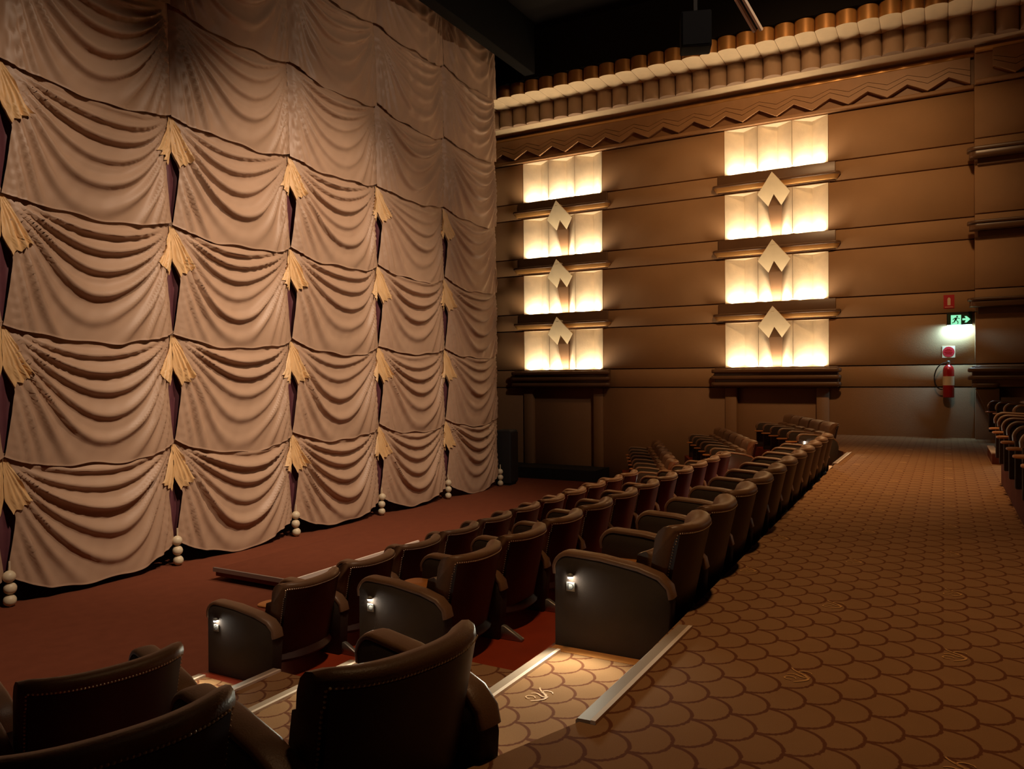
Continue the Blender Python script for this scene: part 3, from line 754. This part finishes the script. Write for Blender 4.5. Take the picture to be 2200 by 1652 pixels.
# exit sign, facing -X; local x = toward viewer's right (-Y)
RZ = -PI / 2      # local +x -> world -Y, local -y -> world -X (faces the room)
ex = root('exit_sign', (XW, -0.28, 2.634), 'green running man exit sign with arrow, lit, beside the bay', 'exit sign', rz=RZ)
rep(MB().box(-0.245, 0.245, -0.085, 0.0, -0.13, 0.15), 'housing', M['black'], ex, 0.01)
rep(MB().box(-0.225, 0.225, -0.089, -0.0855, -0.125, 0.105), 'face', M['exit_dark'], ex)
def plate(pts, m, n, d=-0.0925, par=ex):
    return ob(n, MB().prism(pts, 1, d, d + 0.003).mesh(n, m, fix=True), par)
plate([(-0.165, -0.125), (0.03, -0.125), (0.03, 0.085), (-0.165, 0.085)], M['exit_lit'], 'door_symbol')
man = MB()
man.prism([(-0.035 + 0.018 * math.cos(k * PI / 6) - 0.01, 0.052 + 0.018 * math.sin(k * PI / 6)) for k in range(12)], 1, -0.096, -0.0925)
for pts in ([(-0.085, 0.03), (-0.04, 0.033), (-0.055, -0.03), (-0.095, -0.025)], [(-0.075, -0.025), (-0.055, -0.03), (-0.02, -0.06), (-0.035, -0.072)], [(-0.035, -0.072), (-0.02, -0.06), (-0.025, -0.11), (-0.042, -0.11)],
            [(-0.095, -0.02), (-0.07, -0.03), (-0.095, -0.08), (-0.115, -0.07)], [(-0.115, -0.07), (-0.10, -0.08), (-0.145, -0.095), (-0.145, -0.078)], [(-0.05, 0.03), (-0.042, 0.015), (0.005, -0.005), (0.008, 0.01)], [(-0.085, 0.03), (-0.08, 0.012), (-0.125, -0.02), (-0.135, -0.008)]):
    man.prism(pts, 1, -0.096, -0.0925)
ob('running_man', man.mesh('running_man', M['exit_dark']), ex)
plate([(0.055, -0.035), (0.12, -0.035), (0.095, -0.085), (0.135, -0.085), (0.205, -0.015), (0.135, 0.055), (0.095, 0.055), (0.12, 0.008), (0.055, 0.008)], M['exit_lit'], 'arrow')
rep(MB().box(-0.235, 0.235, -0.075, -0.01, -0.145, -0.1305), 'light_strip', M['exit_white'], ex)
area('exit_lamp', (XW - 0.14, -0.28, 2.48), (XW + 0.0, -0.28, 1.9), 24.0, 0.06, 0.46, (0.34, 0.74, 1.0)).rotation_euler = (0, rad(-24), 0)
# red extinguisher location sign, red disc sign
rs = root('extinguisher_sign', (XW, -0.08, 3.03), 'red rectangular sign with white extinguisher symbol above the exit sign', 'sign', rz=RZ)
rep(MB().box(-0.105, 0.105, -0.012, 0, -0.15, 0.15), 'board', M['red_sign'], rs)
plate([(-0.03, -0.08), (0.03, -0.08), (0.03, 0.06), (0.012, 0.09), (-0.012, 0.09), (-0.03, 0.06)], M['cream_sign'], 'symbol', -0.0155, rs)
plate([(-0.08, -0.125), (0.08, -0.125), (0.08, -0.115), (-0.08, -0.115)], M['cream_sign'], 'text_line', -0.0155, rs)
ds = root('disc_sign', (XW, -0.07, 1.915), 'cream square sign with a red disc above the extinguisher', 'sign', rz=RZ)
rep(MB().box(-0.125, 0.125, -0.010, 0, -0.13, 0.13), 'board', M['cream_sign'], ds)
plate([(0.115 * math.cos(k * PI / 16), 0.115 * math.sin(k * PI / 16)) for k in range(32)], M['red_sign'], 'disc', -0.0135, ds)
for k, (w, zz) in enumerate(((0.035, 0.06), (0.07, 0.035), (0.08, 0.0), (0.06, -0.035))):
    plate([(-w, zz - 0.006), (w, zz - 0.006), (w, zz + 0.006), (-w, zz + 0.006)], M['red'], 'text_line', -0.0165, ds)
fe = root('fire_extinguisher', (XW - 0.13, -0.065, 0.90), 'red fire extinguisher with black hose hung on the wall', 'fire extinguisher', rz=RZ)
rep(MB().lathe([(0.10, 0), (0.112, 0.015), (0.112, 0.60), (0.10, 0.66), (0.065, 0.705), (0.035, 0.72), (0.030, 0.745)], seg=28), 'cylinder', M['red'], fe).data.shade_smooth()
rep(MB().lathe([(0.1135, 0.27), (0.1135, 0.47)], seg=28), 'label_band', M['cream_sign'], fe)
rep(MB().lathe([(0.034, 0.74), (0.036, 0.80), (0.02, 0.81)], seg=14), 'valve', M['grey_metal'], fe)
rep(MB().prism([(-0.02, 0.80), (0.13, 0.835), (0.13, 0.85), (-0.03, 0.825)], 1, -0.012, 0.012).prism([(-0.02, 0.77), (0.12, 0.765), (0.12, 0.78), (-0.02, 0.79)], 1, -0.012, 0.012), 'handle', M['grey_metal'], fe)
hp = []
for k in range(17):
    t = k / 16; a = PI * t
    hp.append((-0.03 - 0.20 * math.sin(a) ** 0.8 - 0.085 * t, -0.02 - 0.02 * math.sin(a), 0.775 - 0.50 * (1 - math.cos(a)) / 2 - 0.10 * t))
rep(MB().tube(hp, 0.013), 'hose', M['hose'], fe)
rep(MB().box(-0.03, 0.03, 0.09, 0.128, 0.62, 0.72), 'bracket', M['hose'], fe)
# ceiling speaker and track
M['speaker_dark'] = mat('speaker_dark', (0.006, 0.006, 0.007), 0.9, spec=0.1)
cs = root('ceiling_speaker', (12.83, 3.64, 6.87), 'dark box loudspeaker hanging below the black ceiling', 'speaker', rz=rad(-70))
rep(MB().box(-0.25, 0.25, -0.2, 0.2, 0, 0.60), 'cabinet', M['speaker_dark'], cs, 0.03)
rep(MB().box(-0.22, 0.22, -0.212, -0.2, 0.03, 0.57), 'grille', mat('speaker_grille', (0.008, 0.008, 0.009), 0.9, spec=0.1), cs)
rep(MB().box(-0.03, 0.03, -0.03, 0.03, 0.59, 3.45), 'hanger', M['black'], cs)
tk = root('ceiling_track', (13.16, 2.76, 7.48), 'pale twin rail track hanging below the ceiling', 'track')
for s in (-0.055, 0.055):
    rep(MB().tube([(0.35, s - 0.0, -0.2), (-0.7, s + 0.28, 0.35)], 0.04, 6), 'rail', M['pale_track'], tk)
rep(MB().box(-0.43, -0.37, 0.12, 0.18, 0.19, 2.75), 'hanger', M['black'], tk)
